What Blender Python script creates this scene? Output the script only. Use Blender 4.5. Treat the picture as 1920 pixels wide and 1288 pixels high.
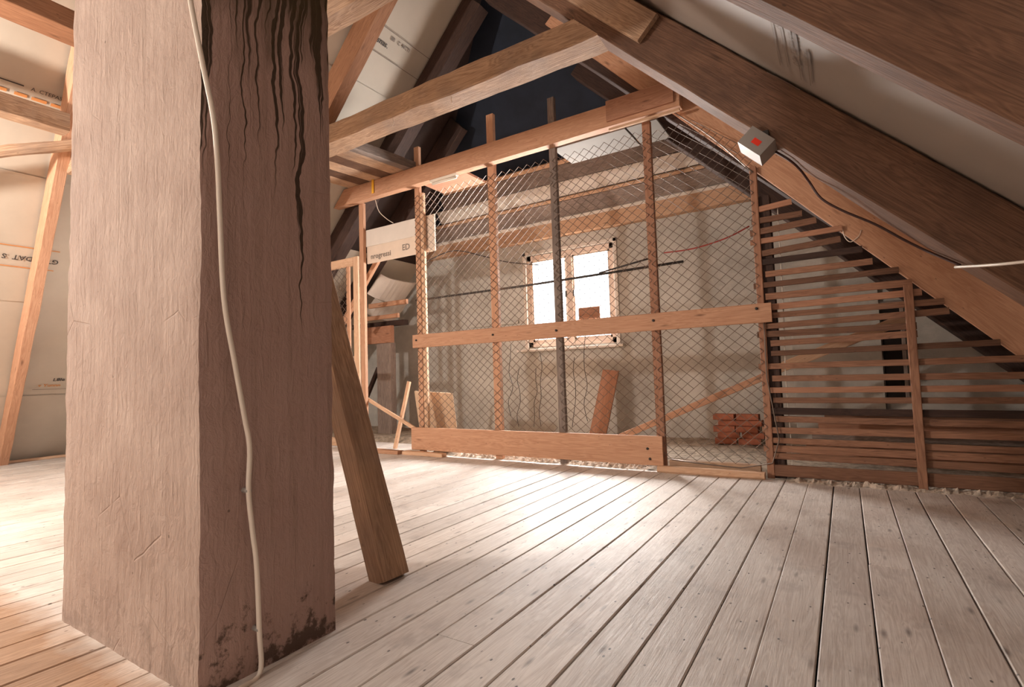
import bpy, math, random
from mathutils import Vector, Matrix, noise
random.seed(7)
for o in list(bpy.data.objects): bpy.data.objects.remove(o)
scn = bpy.context.scene
COL = scn.collection

# ------------------------------------------------------------------ camera
IMG_W, IMG_H, FOC, EYE = 1920.0, 1288.0, 980.0, 1.0
def _cam_rot():
    def d(u, v): return Vector((u - 960, -(v - 644), -FOC)).normalized()
    Y = d(1585, 683); X = -d(-583, 752)
    X = (X - Y * X.dot(Y)).normalized(); Z = X.cross(Y)
    return Matrix((X, Y, Z))
ROT = _cam_rot()
cam_data = bpy.data.cameras.new('camera'); cam = bpy.data.objects.new('camera', cam_data); COL.objects.link(cam)
cam_data.sensor_width = 36; cam_data.lens = FOC / IMG_W * 36; cam_data.clip_start = .02
cam.matrix_world = Matrix.Translation((0, 0, EYE)) @ ROT.to_4x4()
scn.camera = cam

# ------------------------------------------------------------------ world, lights, exposure
world = bpy.data.worlds.new('world'); scn.world = world; world.use_nodes = True
world.node_tree.nodes['Background'].inputs[0].default_value = (.95, .97, 1, 1)
world.node_tree.nodes['Background'].inputs[1].default_value = 3.0
scn.view_settings.view_transform = 'Standard'; scn.view_settings.look = 'None'
scn.view_settings.gamma = 1; scn.view_settings.use_curve_mapping = False
scn.view_settings.exposure = 0.42

def area_light(name, loc, target, sx, sy, power, col):
    l = bpy.data.lights.new(name, 'AREA'); l.shape = 'RECTANGLE'; l.size = sx; l.size_y = sy
    l.energy = power; l.color = col
    o = bpy.data.objects.new(name, l); COL.objects.link(o); o.location = loc
    o.rotation_euler = (Vector(target) - Vector(loc)).to_track_quat('-Z', 'Y').to_euler()
    return o
# daylight falling in through the window of the end wall, a work lamp left of the chimney, an added fill light behind the camera
win = area_light('window_daylight', (-3.8, 8.15, 2.35), (-3.3, -.5, .3), 2.8, 2.4, 1600, (1, .96, .92)); win.data.spread = math.radians(150)
lp = bpy.data.lights.new('work_lamp', 'POINT'); lp.energy = 560; lp.shadow_soft_size = .10; lp.color = (1, .92, .84)
lo = bpy.data.objects.new('work_lamp', lp); COL.objects.link(lo); lo.location = (-5.85, -.95, 2.6)
area_light('rear_fill_light', (-1.6, -3.3, 2.6), (-2.2, 4, 1.4), 1.6, 1.2, 40, (1, .90, .82))

# ------------------------------------------------------------------ helpers
def lin(r, g, b):
    f = lambda c: (c / 255 / 12.92) if c / 255 <= .04045 else ((c / 255 + .055) / 1.055) ** 2.4
    return (f(r), f(g), f(b), 1)
def ray(u, v): return ROT @ Vector((u - 960, -(v - 644), -FOC))
EYEP = Vector((0, 0, EYE))
def at_y(u, v, y): r = ray(u, v); return EYEP + r * (y / r.y)
def at_x(u, v, x): r = ray(u, v); return EYEP + r * (x / r.x)
def at_plane(u, v, p, n): r = ray(u, v); p = Vector(p); n = Vector(n); return EYEP + r * ((p - EYEP).dot(n) / r.dot(n))

def link(o, parent=None, M=None):
    COL.objects.link(o)
    if M is None: M = Matrix.Identity(4)
    if parent is not None:
        o.parent = parent
        P = Matrix.Identity(4); q = parent
        while q is not None: P = q.matrix_basis @ P; q = q.parent
        M = P.inverted() @ M
    o.matrix_basis = M
    return o
def mesh(name, vs, fs, mat, parent=None, M=None, smooth=False):
    me = bpy.data.meshes.new(name); me.from_pydata([tuple(v) for v in vs], [], fs); me.update()
    me.materials.append(mat)
    if smooth:
        for p in me.polygons: p.use_smooth = True
    return link(bpy.data.objects.new(name, me), parent, M)
def empty(name, loc=(0, 0, 0), parent=None):
    o = bpy.data.objects.new(name, None); o.empty_display_size = .1
    return link(o, parent, Matrix.Translation(Vector(loc)))
def tag(o, label, cat, group=None):
    o['label'] = label; o['category'] = cat
    if group: o['group'] = group
    return o
def struct(o, label=None):
    o['kind'] = 'structure'
    if label: o['label'] = label
    return o

def frame_for(p0, p1, up):
    p0 = Vector(p0); p1 = Vector(p1); x = (p1 - p0).normalized(); up = Vector(up)
    y = up.cross(x)
    if y.length < 1e-4: y = Vector((0, 1, 0)).cross(x)
    y.normalize(); z = x.cross(y)
    return Matrix((x, y, z)).transposed().to_4x4()
def beam_data(L, a, b, rough=0., bev=.005, seg=None, seed=0):
    """bar along local X, width a (Y), height b (Z), eight-sided section, optional hand-hewn unevenness"""
    n = seg or (max(2, int(L / .12)) if rough else 1)
    ha, hb = a / 2, b / 2; c = min(bev, a * .3, b * .3)
    sec = [(-ha, -hb + c), (-ha + c, -hb), (ha - c, -hb), (ha, -hb + c), (ha, hb - c), (ha - c, hb), (-ha + c, hb), (-ha, hb - c)]
    vs = []; fs = []
    for i in range(n + 1):
        x = -L / 2 + L * i / n
        for (y, z) in sec:
            if rough:
                d = noise.noise_vector(Vector((x * 2.2 + seed * 7.3, y * 9, z * 9 + seed))) * rough
                d2 = noise.noise_vector(Vector((x * 9 + seed * 3.1, y * 20, z * 20))) * rough * .35
                vs.append((x, y + d.y + d2.y, z + d.z + d2.z))
            else: vs.append((x, y, z))
    for i in range(n):
        for k in range(8):
            a0 = i * 8 + k; a1 = i * 8 + (k + 1) % 8
            fs.append((a0, a1, a1 + 8, a0 + 8))
    fs.append(tuple(range(7, -1, -1))); fs.append(tuple(range(n * 8, n * 8 + 8)))
    return vs, fs
_seed = [0]
def beam(name, p0, p1, a, b, mat, parent=None, up=(0, 0, 1), rough=0., bev=.005, under=None):
    p0 = Vector(p0); p1 = Vector(p1); _seed[0] += 1
    vs, fs = beam_data((p1 - p0).length, a, b, rough, bev, None, _seed[0])
    # outward faces: section runs clockwise seen from +X, so flip
    fs = [tuple(reversed(f)) for f in fs]
    M = Matrix.Translation((p0 + p1) / 2) @ frame_for(p0, p1, up)
    o = mesh(name, vs, fs, mat, parent, M)
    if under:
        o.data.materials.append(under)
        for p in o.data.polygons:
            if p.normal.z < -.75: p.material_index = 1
    return o
def trim(o, fn):
    """cut a bar to a neighbouring surface: fn maps each world-space vertex onto or inside the cut"""
    W = o.matrix_basis.copy(); q = o.parent
    while q is not None: W = q.matrix_basis @ W; q = q.parent
    I = W.inverted()
    for v in o.data.vertices: v.co = I @ fn(W @ v.co)
    o.data.update(); return o
def bar(name, x0, x1, y0, y1, z0, z1, mat, parent=None, rough=0., bev=.005):
    dx, dy, dz = x1 - x0, y1 - y0, z1 - z0; cx, cy, cz = (x0 + x1) / 2, (y0 + y1) / 2, (z0 + z1) / 2
    if dx >= dy and dx >= dz: return beam(name, (x0, cy, cz), (x1, cy, cz), dy, dz, mat, parent, (0, 0, 1), rough, bev)
    if dy >= dx and dy >= dz: return beam(name, (cx, y0, cz), (cx, y1, cz), dx, dz, mat, parent, (0, 0, 1), rough, bev)
    return beam(name, (cx, cy, z0), (cx, cy, z1), dx, dy, mat, parent, (0, 1, 0), rough, bev)
def tube(name, pts, r, mat, parent=None, sides=6, sub=6, smooth=True):
    P = [Vector(p) for p in pts]; Q = []
    if sub > 1 and len(P) > 2:
        for i in range(len(P) - 1):
            a, b, c, d = P[max(i - 1, 0)], P[i], P[i + 1], P[min(i + 2, len(P) - 1)]
            for k in range(sub):
                t = k / sub
                Q.append(.5 * ((2 * b) + (c - a) * t + (2 * a - 5 * b + 4 * c - d) * t * t + (3 * b - a - 3 * c + d) * t ** 3))
        Q.append(P[-1])
    else: Q = P
    vs = []; fs = []
    for i, p in enumerate(Q):
        t = (Q[min(i + 1, len(Q) - 1)] - Q[max(i - 1, 0)]).normalized()
        u = t.cross(Vector((.31, .77, .55))).normalized(); w = t.cross(u)
        for k in range(sides):
            an = 2 * math.pi * k / sides; vs.append(p + (u * math.cos(an) + w * math.sin(an)) * r)
    for i in range(len(Q) - 1):
        for k in range(sides):
            a0 = i * sides + k; a1 = i * sides + (k + 1) % sides
            fs.append((a0, a1, a1 + sides, a0 + sides))
    fs.append(tuple(range(sides))[::-1]); fs.append(tuple(range((len(Q) - 1) * sides, len(Q) * sides)))
    return mesh(name, vs, fs, mat, parent, None, smooth)
def lettering(name, text, size, M, mat, parent):
    cu = bpy.data.curves.new(name, 'FONT'); cu.body = text; cu.size = size; cu.resolution_u = 2; cu.offset = .0015 if size > .05 else 0
    t = bpy.data.objects.new('tmp', cu); COL.objects.link(t)
    dg = bpy.context.evaluated_depsgraph_get(); me = bpy.data.meshes.new_from_object(t.evaluated_get(dg))
    bpy.data.objects.remove(t); bpy.data.curves.remove(cu)
    me.materials.clear(); me.materials.append(mat); me.name = name
    return link(bpy.data.objects.new(name, me), parent, M)

# ------------------------------------------------------------------ materials
class NT:
    def __init__(s, name):
        s.m = bpy.data.materials.new(name); s.m.use_nodes = True; s.t = s.m.node_tree
        s.b = s.t.nodes['Principled BSDF']
    def n(s, kind, **kw):
        x = s.t.nodes.new(kind)
        for k, v in kw.items(): setattr(x, k, v)
        return x
    def l(s, a, b): s.t.links.new(a, b)
    def set(s, node, key, val):
        i = node.inputs[key]
        if hasattr(val, 'is_output') or hasattr(val, 'links'): s.l(val, i)
        else: i.default_value = val
    def math(s, op, a, b=0., clamp=False):
        x = s.n('ShaderNodeMath', operation=op, use_clamp=clamp); s.set(x, 0, a); s.set(x, 1, b); return x.outputs[0]
    def mix(s, f, a, b, mode='MIX'):
        x = s.n('ShaderNodeMix', data_type='RGBA', blend_type=mode); s.set(x, 0, f); s.set(x, 6, a); s.set(x, 7, b); return x.outputs[2]
    def ramp(s, f, lo, hi):
        x = s.n('ShaderNodeMapRange'); x.clamp = True; s.set(x, 0, f); s.set(x, 1, lo); s.set(x, 2, hi); return x.outputs[0]
    def map(s, v, sc=(1, 1, 1), loc=(0, 0, 0)):
        x = s.n('ShaderNodeMapping'); s.l(v, x.inputs[0]); x.inputs['Scale'].default_value = sc; x.inputs['Location'].default_value = loc; return x.outputs[0]
    def noise(s, v, scale, detail=4, rough=.55, dist=0.):
        x = s.n('ShaderNodeTexNoise'); s.l(v, x.inputs['Vector']); x.inputs['Scale'].default_value = scale
        x.inputs['Detail'].default_value = detail; x.inputs['Roughness'].default_value = rough; x.inputs['Distortion'].default_value = dist
        return x.outputs['Fac']
    def bump(s, h, st, dist=.01):
        x = s.n('ShaderNodeBump'); s.l(h, x.inputs['Height']); x.inputs['Strength'].default_value = st; x.inputs['Distance'].default_value = dist
        s.l(x.outputs[0], s.b.inputs['Normal'])
def wood(name, ca, cb, var=.25, rough=.75, bump=.35, knots=.8, stain=None, stain_amt=.4, grain=1., spec=.3, saw=0.):
    """sawn wood, grain along the object's own X axis"""
    k = NT(name)
    tc = k.n('ShaderNodeTexCoord'); oi = k.n('ShaderNodeObjectInfo')
    off = k.n('ShaderNodeVectorMath', operation='MULTIPLY_ADD'); comb = k.n('ShaderNodeCombineXYZ')
    for i in range(3): k.l(oi.outputs['Random'], comb.inputs[i])
    k.l(comb.outputs[0], off.inputs[0]); off.inputs[1].default_value = (37, 23, 51); k.l(tc.outputs['Object'], off.inputs[2])
    v = off.outputs[0]
    fine = k.noise(k.map(v, (1.4 * grain, 40 * grain, 40 * grain)), 2.2, 5, .65, .3)
    broad = k.noise(k.map(v, (.7 * grain, 9 * grain, 9 * grain)), 1.6, 3, .5, 1.2)
    rings = k.n('ShaderNodeMath', operation='PINGPONG'); k.l(k.math('MULTIPLY', broad, 9.), rings.inputs[0]); rings.inputs[1].default_value = .5
    g = k.math('ADD', k.math('MULTIPLY', fine, .6), k.math('MULTIPLY', rings.outputs[0], .7))
    f = k.ramp(g, .25, .85)
    col = k.mix(f, ca, cb)
    big = k.noise(v, 2.3, 4, .6)
    if stain: col = k.mix(k.math('MULTIPLY', k.ramp(big, .45, .72), stain_amt), col, stain)
    if knots:
        vo = k.n('ShaderNodeTexVoronoi'); k.l(k.map(v, (1.3, 5.5, 5.5)), vo.inputs['Vector']); vo.inputs['Scale'].default_value = 1.5
        kn = k.math('SUBTRACT', 1., k.ramp(vo.outputs['Distance'], .03, .13))
        col = k.mix(k.math('MULTIPLY', kn, knots), col, (cb[0] * .25, cb[1] * .2, cb[2] * .2, 1))
        vo2 = k.n('ShaderNodeTexVoronoi'); k.l(k.map(v, (3.2, 9, 9)), vo2.inputs['Vector']); vo2.inputs['Scale'].default_value = 2.1
        nail = k.math('SUBTRACT', 1., k.ramp(vo2.outputs['Distance'], .04, .075))
        col = k.mix(k.math('MULTIPLY', nail, .55), col, lin(45, 34, 28))
    if saw:
        sw = k.noise(k.map(v, (34, 2.5, 2.5)), 1.3, 3, .7, .2)
        col = k.mix(k.math('MULTIPLY', k.ramp(sw, .58, .68), saw), col, (cb[0] * .45, cb[1] * .42, cb[2] * .4, 1))
    hs = k.n('ShaderNodeHueSaturation'); k.l(col, hs.inputs['Color'])
    k.l(k.math('ADD', k.math('MULTIPLY', oi.outputs['Random'], var), 1 - var / 2), hs.inputs['Value'])
    k.l(hs.outputs[0], k.b.inputs['Base Color'])
    k.b.inputs['Roughness'].default_value = rough; k.b.inputs['Specular IOR Level'].default_value = spec
    k.bump(k.math('ADD', k.math('MULTIPLY', fine, .7), k.math('MULTIPLY', big, .5)), bump, .012)
    return k.m
def flat(name, col, rough=.7, metal=0., nscale=0, namt=.15, bump=0., coord='Object'):
    k = NT(name); k.b.inputs['Roughness'].default_value = rough; k.b.inputs['Metallic'].default_value = metal
    k.b.inputs['Specular IOR Level'].default_value = .3
    if nscale:
        tc = k.n('ShaderNodeTexCoord'); f = k.noise(tc.outputs[coord], nscale, 6, .6)
        dk = (col[0] * (1 - namt * 2), col[1] * (1 - namt * 2), col[2] * (1 - namt * 2), 1)
        lt = (min(1, col[0] * (1 + namt)), min(1, col[1] * (1 + namt)), min(1, col[2] * (1 + namt)), 1)
        k.l(k.mix(k.ramp(f, .3, .7), dk, lt), k.b.inputs['Base Color'])
        if bump: k.bump(f, bump, .02)
    else: k.b.inputs['Base Color'].default_value = col
    return k.m

W_PINE = wood('pine_orange', lin(196, 152, 122), lin(166, 118, 90), knots=.7)
W_PINE_LT = wood('pine_pale', lin(210, 174, 144), lin(186, 144, 114), knots=.6)
W_RED = wood('board_reddish', lin(174, 128, 102), lin(144, 99, 76), knots=.6)
W_SLAT = wood('slat_brown', lin(140, 102, 80), lin(100, 69, 53), var=.8, knots=.4)
W_OLD = wood('beam_weathered', lin(200, 166, 136), lin(136, 102, 78), stain=lin(128, 112, 104), stain_amt=.55, bump=.7, knots=.5)
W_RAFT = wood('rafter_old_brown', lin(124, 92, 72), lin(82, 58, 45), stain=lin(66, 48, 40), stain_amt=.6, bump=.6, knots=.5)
W_DARK = wood('timber_dark', lin(74, 54, 46), lin(46, 33, 29), stain=lin(30, 24, 24), bump=.5, knots=.3)
W_GREY = wood('timber_grey', lin(150, 134, 124), lin(104, 90, 82), stain=lin(70, 62, 60), bump=.6, knots=.3)
W_BROWN = wood('rafter_warm_brown', lin(156, 110, 80), lin(118, 78, 54), knots=.5)
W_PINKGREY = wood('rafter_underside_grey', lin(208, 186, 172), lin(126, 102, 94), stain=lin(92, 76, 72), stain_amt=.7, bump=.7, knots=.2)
W_NEAR_LIT = wood('rafter_rough_sawn_lit', lin(234, 208, 182), lin(200, 166, 138), stain=lin(140, 110, 90), bump=.7, knots=.2, saw=.6)  # near rafter's underside: saw marks, plus the light on it painted in

def floor_material():
    k = NT('floor_boards_whitewashed'); tc = k.n('ShaderNodeTexCoord'); oi = k.n('ShaderNodeObjectInfo'); geo = k.n('ShaderNodeNewGeometry')
    off = k.n('ShaderNodeVectorMath', operation='MULTIPLY_ADD'); comb = k.n('ShaderNodeCombineXYZ')
    for i in range(3): k.l(oi.outputs['Random'], comb.inputs[i])
    k.l(comb.outputs[0], off.inputs[0]); off.inputs[1].default_value = (91, 17, 33); k.l(tc.outputs['Object'], off.inputs[2]); v = off.outputs[0]
    fine = k.noise(k.map(v, (1.6, 46, 46)), 2.4, 5, .7, .4)
    broad = k.noise(k.map(v, (.8, 10, 10)), 1.5, 3, .5, 1.)
    rings = k.n('ShaderNodeMath', operation='PINGPONG'); k.l(k.math('MULTIPLY', broad, 11.), rings.inputs[0]); rings.inputs[1].default_value = .5
    g = k.ramp(k.math('ADD', k.math('MULTIPLY', fine, .7), k.math('MULTIPLY', rings.outputs[0], .5)), .3, .8)
    col = k.mix(g, lin(230, 222, 215), lin(190, 177, 168))
    w = k.noise(geo.outputs['Position'], 1.1, 5, .6)
    col = k.mix(k.math('MULTIPLY', k.ramp(w, .45, .68), .45), col, lin(172, 150, 136))
    w2 = k.noise(geo.outputs['Position'], 4.5, 4, .6)
    col = k.mix(k.math('MULTIPLY', k.ramp(w2, .55, .72), .35), col, lin(140, 130, 126))
    vo = k.n('ShaderNodeTexVoronoi'); k.l(k.map(v, (1.5, 6, 6)), vo.inputs['Vector']); vo.inputs['Scale'].default_value = 1.8
    col = k.mix(k.math('MULTIPLY', k.math('SUBTRACT', 1., k.ramp(vo.outputs['Distance'], .03, .14)), .7), col, lin(92, 78, 72))
    vo2 = k.n('ShaderNodeTexVoronoi'); k.l(k.map(v, (5, 9, 9)), vo2.inputs['Vector']); vo2.inputs['Scale'].default_value = 2.2
    col = k.mix(k.math('MULTIPLY', k.math('SUBTRACT', 1., k.ramp(vo2.outputs['Distance'], .06, .11)), .85), col, lin(52, 42, 38))
    # bare boards in front of the chimney, warm light painted into their orange brown
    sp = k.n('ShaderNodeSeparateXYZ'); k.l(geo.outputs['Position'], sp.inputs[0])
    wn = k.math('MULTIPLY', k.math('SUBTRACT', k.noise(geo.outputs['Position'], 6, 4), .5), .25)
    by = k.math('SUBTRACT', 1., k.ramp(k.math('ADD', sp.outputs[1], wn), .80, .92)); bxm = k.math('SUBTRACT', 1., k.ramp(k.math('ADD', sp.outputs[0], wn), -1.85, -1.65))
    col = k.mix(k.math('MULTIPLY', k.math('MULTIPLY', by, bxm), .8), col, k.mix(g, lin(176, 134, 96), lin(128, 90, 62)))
    hs = k.n('ShaderNodeHueSaturation'); k.l(col, hs.inputs['Color']); k.l(k.math('ADD', k.math('MULTIPLY', oi.outputs['Random'], .2), .9), hs.inputs['Value'])
    k.l(hs.outputs[0], k.b.inputs['Base Color'])
    k.l(k.math('ADD', k.math('MULTIPLY', fine, .35), .36), k.b.inputs['Roughness']); k.b.inputs['Specular IOR Level'].default_value = .38
    k.bump(k.math('ADD', fine, k.math('MULTIPLY', w2, .5)), .25, .01)
    return k.m
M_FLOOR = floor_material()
def chimney_material():
    k = NT('chimney_render'); geo = k.n('ShaderNodeNewGeometry'); P = geo.outputs['Position']
    sp = k.n('ShaderNodeSeparateXYZ'); k.l(P, sp.inputs[0]); z = sp.outputs[2]
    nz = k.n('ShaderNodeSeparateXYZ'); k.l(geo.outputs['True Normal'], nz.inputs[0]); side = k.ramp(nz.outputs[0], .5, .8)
    n1 = k.noise(P, 3.2, 6, .6); n2 = k.noise(P, 22, 6, .65, .4); st = k.noise(k.map(P, (14, 14, .5)), 2., 4, .6)
    col = k.mix(k.ramp(n1, .3, .7), lin(178, 158, 146), lin(158, 136, 124))
    col = k.mix(k.math('MULTIPLY', side, .75), col, lin(172, 142, 134))  # pinker tone of the right-hand face, raised to paint in bounced light
    col = k.mix(k.math('MULTIPLY', k.ramp(st, .5, .75), .35), col, lin(132, 112, 100))
    wv = k.n('ShaderNodeVectorMath', operation='ADD'); wc_ = k.n('ShaderNodeCombineXYZ'); k.l(k.math('MULTIPLY', k.math('SUBTRACT', k.noise(P, 3.5, 3, .6), .5), .11), wc_.inputs[1])
    k.l(P, wv.inputs[0]); k.l(wc_.outputs[0], wv.inputs[1]); PW_ = wv.outputs[0]
    # soot runs from the top of the right-hand face
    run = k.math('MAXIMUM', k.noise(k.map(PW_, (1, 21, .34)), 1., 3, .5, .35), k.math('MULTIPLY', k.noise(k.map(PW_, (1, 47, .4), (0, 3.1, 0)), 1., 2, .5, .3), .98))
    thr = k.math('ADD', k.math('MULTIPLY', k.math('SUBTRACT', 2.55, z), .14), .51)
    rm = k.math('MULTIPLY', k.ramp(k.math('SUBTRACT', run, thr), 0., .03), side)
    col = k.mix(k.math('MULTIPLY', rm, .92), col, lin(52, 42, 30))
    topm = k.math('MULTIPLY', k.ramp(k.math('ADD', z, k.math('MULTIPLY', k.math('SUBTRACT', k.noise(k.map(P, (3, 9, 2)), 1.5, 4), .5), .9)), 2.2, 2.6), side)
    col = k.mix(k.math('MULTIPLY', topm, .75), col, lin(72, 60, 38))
    # damp mould patches at the foot
    m = k.noise(P, 9, 5, .7); foot = k.math('SUBTRACT', 1., k.ramp(z, .02, .34))
    mm = k.ramp(k.math('ADD', m, k.math('MULTIPLY', foot, .22)), .68, .76)
    mm = k.math('MULTIPLY', mm, k.ramp(foot, 0., .4))
    col = k.mix(k.math('MULTIPLY', mm, k.math('ADD', k.math('MULTIPLY', side, .6), .2)), col, lin(66, 52, 42))
    vo = k.n('ShaderNodeTexVoronoi'); k.l(P, vo.inputs['Vector']); vo.inputs['Scale'].default_value = 7
    col = k.mix(k.math('MULTIPLY', k.math('SUBTRACT', 1., k.ramp(vo.outputs['Distance'], .03, .05)), .6), col, lin(70, 56, 48))
    k.l(col, k.b.inputs['Base Color']); k.b.inputs['Roughness'].default_value = .85; k.b.inputs['Specular IOR Level'].default_value = .2
    h = k.math('ADD', k.math('MULTIPLY', n2, .6), k.math('ADD', k.math('MULTIPLY', st, .6), k.math('MULTIPLY', k.noise(k.map(P, (3, 3, 1.5)), 9, 5, .6, 1.2), .8)))
    cr_ = k.n('ShaderNodeTexVoronoi', feature='DISTANCE_TO_EDGE'); k.l(k.map(P, (1.1, 1.1, .9)), cr_.inputs['Vector']); cr_.inputs['Scale'].default_value = 1.6
    crack = k.math('MULTIPLY', k.math('SUBTRACT', 1., k.ramp(cr_.outputs['Distance'], 0., .006)), k.ramp(k.noise(P, 2.1, 2), .52, .6))
    rotm = k.n('ShaderNodeMapping'); k.l(P, rotm.inputs[0]); rotm.inputs['Rotation'].default_value = (.7, .7, 0); rotm.inputs['Scale'].default_value = (30, 30, 5)
    scr = k.ramp(k.noise(rotm.outputs[0], 1., 3, .6, .5), .6, .7)
    h = k.math('SUBTRACT', k.math('ADD', h, k.math('MULTIPLY', scr, .25)), k.math('MULTIPLY', crack, .5))
    k.bump(h, .55, .016)
    return k.m
M_CHIM = chimney_material()
def wall_material():
    k = NT('wall_old_plaster'); geo = k.n('ShaderNodeNewGeometry'); P = geo.outputs['Position']
    n1 = k.noise(P, 1.3, 6, .62); n2 = k.noise(P, 11, 6, .65)
    col = k.mix(k.ramp(n1, .3, .7), lin(196, 192, 184), lin(158, 153, 145))
    col = k.mix(k.math('MULTIPLY', k.ramp(n2, .5, .75), .4), col, lin(208, 203, 192))
    k.l(col, k.b.inputs['Base Color']); k.b.inputs['Roughness'].default_value = .9
    k.bump(n2, .5, .02); return k.m
M_WALL = wall_material()
M_ROUGH = flat('rubble_dust', lin(176, 160, 142), .95, 0, 14, .3, .8)
M_UNDER = flat('roof_underlay_sheet', lin(196, 184, 168), .6, 0, 1.2, .06, 0)
M_UNDER_R = flat('roof_underlay_grey', lin(150, 138, 129), .6, 0, 1.2, .06, 0)
M_FELT_SHADE = flat('shaded_roofing_felt', lin(30, 37, 50), .8, 0, 3, .2, .3)  # dark navy paints in the hip's shade and bluish daylight bounce
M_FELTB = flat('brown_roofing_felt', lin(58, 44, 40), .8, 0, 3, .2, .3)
M_SUB = flat('dark_void', lin(34, 28, 25), .95)
M_PLASTERB = flat('grey_plasterboard', lin(128, 120, 112), .8, 0, 2, .06)
M_WHITE = flat('white_board', lin(216, 206, 196), .7, 0, 2, .05)
M_WHITEPL = flat('white_plastic', lin(226, 214, 200), .35)
M_CARD = flat('cardboard_white', lin(220, 200, 182), .8, 0, 2.5, .05)
M_WIRE = flat('galvanised_wire', lin(124, 110, 100), .38, .5)
M_WIRE_DK = flat('black_wire', lin(46, 40, 38), .5)
M_CABLE_BR = flat('brown_cable', lin(60, 34, 28), .45)
M_CABLE_RED = flat('red_cable', lin(164, 60, 52), .5)
M_ROD = flat('dark_steel_rod', lin(66, 62, 60), .5, .4)
M_LAMP = flat('grey_metal_housing', lin(158, 152, 146), .45, .3)
M_GLASSW = flat('lamp_glass', lin(226, 232, 238), .12)
M_RED = flat('red_sticker', lin(232, 62, 44), .5)
M_YEL = flat('yellow_plastic', lin(240, 180, 60), .4)
M_INK = flat('print_black', lin(70, 64, 62), .7)
M_INKG = flat('print_grey', lin(128, 116, 108), .7)
M_INKO = flat('print_orange', lin(206, 140, 84), .7)
M_BRICK = flat('brick_red', lin(160, 98, 74), .9, 0, 9, .18, .4)
M_RUB = flat('crumbled_insulation', lin(206, 190, 174), .95, 0, 20, .3, .8)
M_PLY = wood('plywood_sheet', lin(206, 178, 150), lin(186, 154, 126), knots=.2)
M_WINFR = wood('window_frame_old_paint', lin(230, 212, 198), lin(206, 180, 164), knots=.2)
def pane_material():
    k = NT('window_glass'); tr = k.n('ShaderNodeBsdfTransparent'); gl = k.n('ShaderNodeBsdfGlossy'); gl.inputs['Roughness'].default_value = .02
    mx = k.n('ShaderNodeMixShader'); mx.inputs[0].default_value = .06; k.l(tr.outputs[0], mx.inputs[1]); k.l(gl.outputs[0], mx.inputs[2])
    k.l(mx.outputs[0], k.t.nodes['Material Output'].inputs[0]); return k.m
M_PANE = pane_material()

# ------------------------------------------------------------------ roof geometry (45 degree slopes)
CU, CM = 2.10, 2.55          # right slope  x+z : rafter undersides, underlay
KU, KM = 9.50, 9.95          # left slope   z-x
RX, RZ = (CM - KM) / 2, (CM + KM) / 2      # ridge
Y0, YW = -3.6, 7.5           # rear gable, end wall
WT, HS = 3.35, 1.4           # end wall top, hip steepness
NR = Vector((1, 0, 1)).normalized(); NL = Vector((-1, 0, 1)).normalized()
S2 = math.sqrt(2)

# floor: boards along Y, 0.18 m wide
floor = struct(empty('floor', (0, 0, 0)), 'whitewashed worn floorboards of the attic')
PW, PO = .18, .038
variants = {}
def plank_mesh(L, i):
    key = (round(L, 2), i)
    if key not in variants:
        vs, fs = beam_data(L, PW - (.003, .006, .009)[i], .03, 0, .004, 1)
        fs = [tuple(reversed(f)) for f in fs]
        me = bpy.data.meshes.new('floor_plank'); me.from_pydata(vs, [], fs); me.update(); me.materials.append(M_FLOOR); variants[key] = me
    return variants[key]
i0 = int((-9.9 - PO) / PW) - 1
rp = random.Random(3)
for i in range(i0, 14):
    x = PO + PW * (i + .5); y1 = 5.20
    if x < -4.95: y1 = 5.95
    cuts = [Y0]
    if rp.random() < .35: cuts.append(round(rp.choice([1.6, 2.4, 3.2, -.6]), 2))
    cuts.append(y1)
    for a, b in zip(cuts, cuts[1:]):
        L = b - a - .004
        o = bpy.data.objects.new('floor_plank', plank_mesh(L, rp.choice((0, 0, 1, 1, 2))))
        o.parent = floor; COL.objects.link(o)
        o.matrix_basis = Matrix.Translation((x + rp.uniform(-.0015, .0015), (a + b) / 2, -.015 + rp.uniform(-.002, .001))) @ Matrix.Rotation(math.pi / 2 + rp.uniform(-.0006, .0006), 4, 'Z')
sub = bar('subfloor', -10.1, 2.7, Y0, 7.7, -.12, -.045, M_SUB, floor)
# rough ground behind the partition
def rough_floor():
    vs = []; fs = []; nx, ny = 150, 34
    for j in range(ny + 1):
        for i in range(nx + 1):
            x = -9.9 + 12.6 * i / nx; y = 5.3 + 2.25 * j / ny
            start = 5.42 if x > -4.8 else 6.05
            h = .085 * max(0, min(1, (y - start) / .18)) - .035
            h += (noise.noise(Vector((x * 5, y * 5, 1))) * .018 + noise.noise(Vector((x * 17, y * 17, 4))) * .008) * (1 if h > -.02 else .2)
            vs.append((x, y, h))
    for j in range(ny):
        for i in range(nx):
            a = j * (nx + 1) + i; fs.append((a, a + 1, a + nx + 2, a + nx + 1))
    o = mesh('dusty_fill', vs, fs, M_ROUGH, floor, None, True); o['label'] = 'pale dusty rubble floor behind the mesh partition'
rough_floor()

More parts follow.
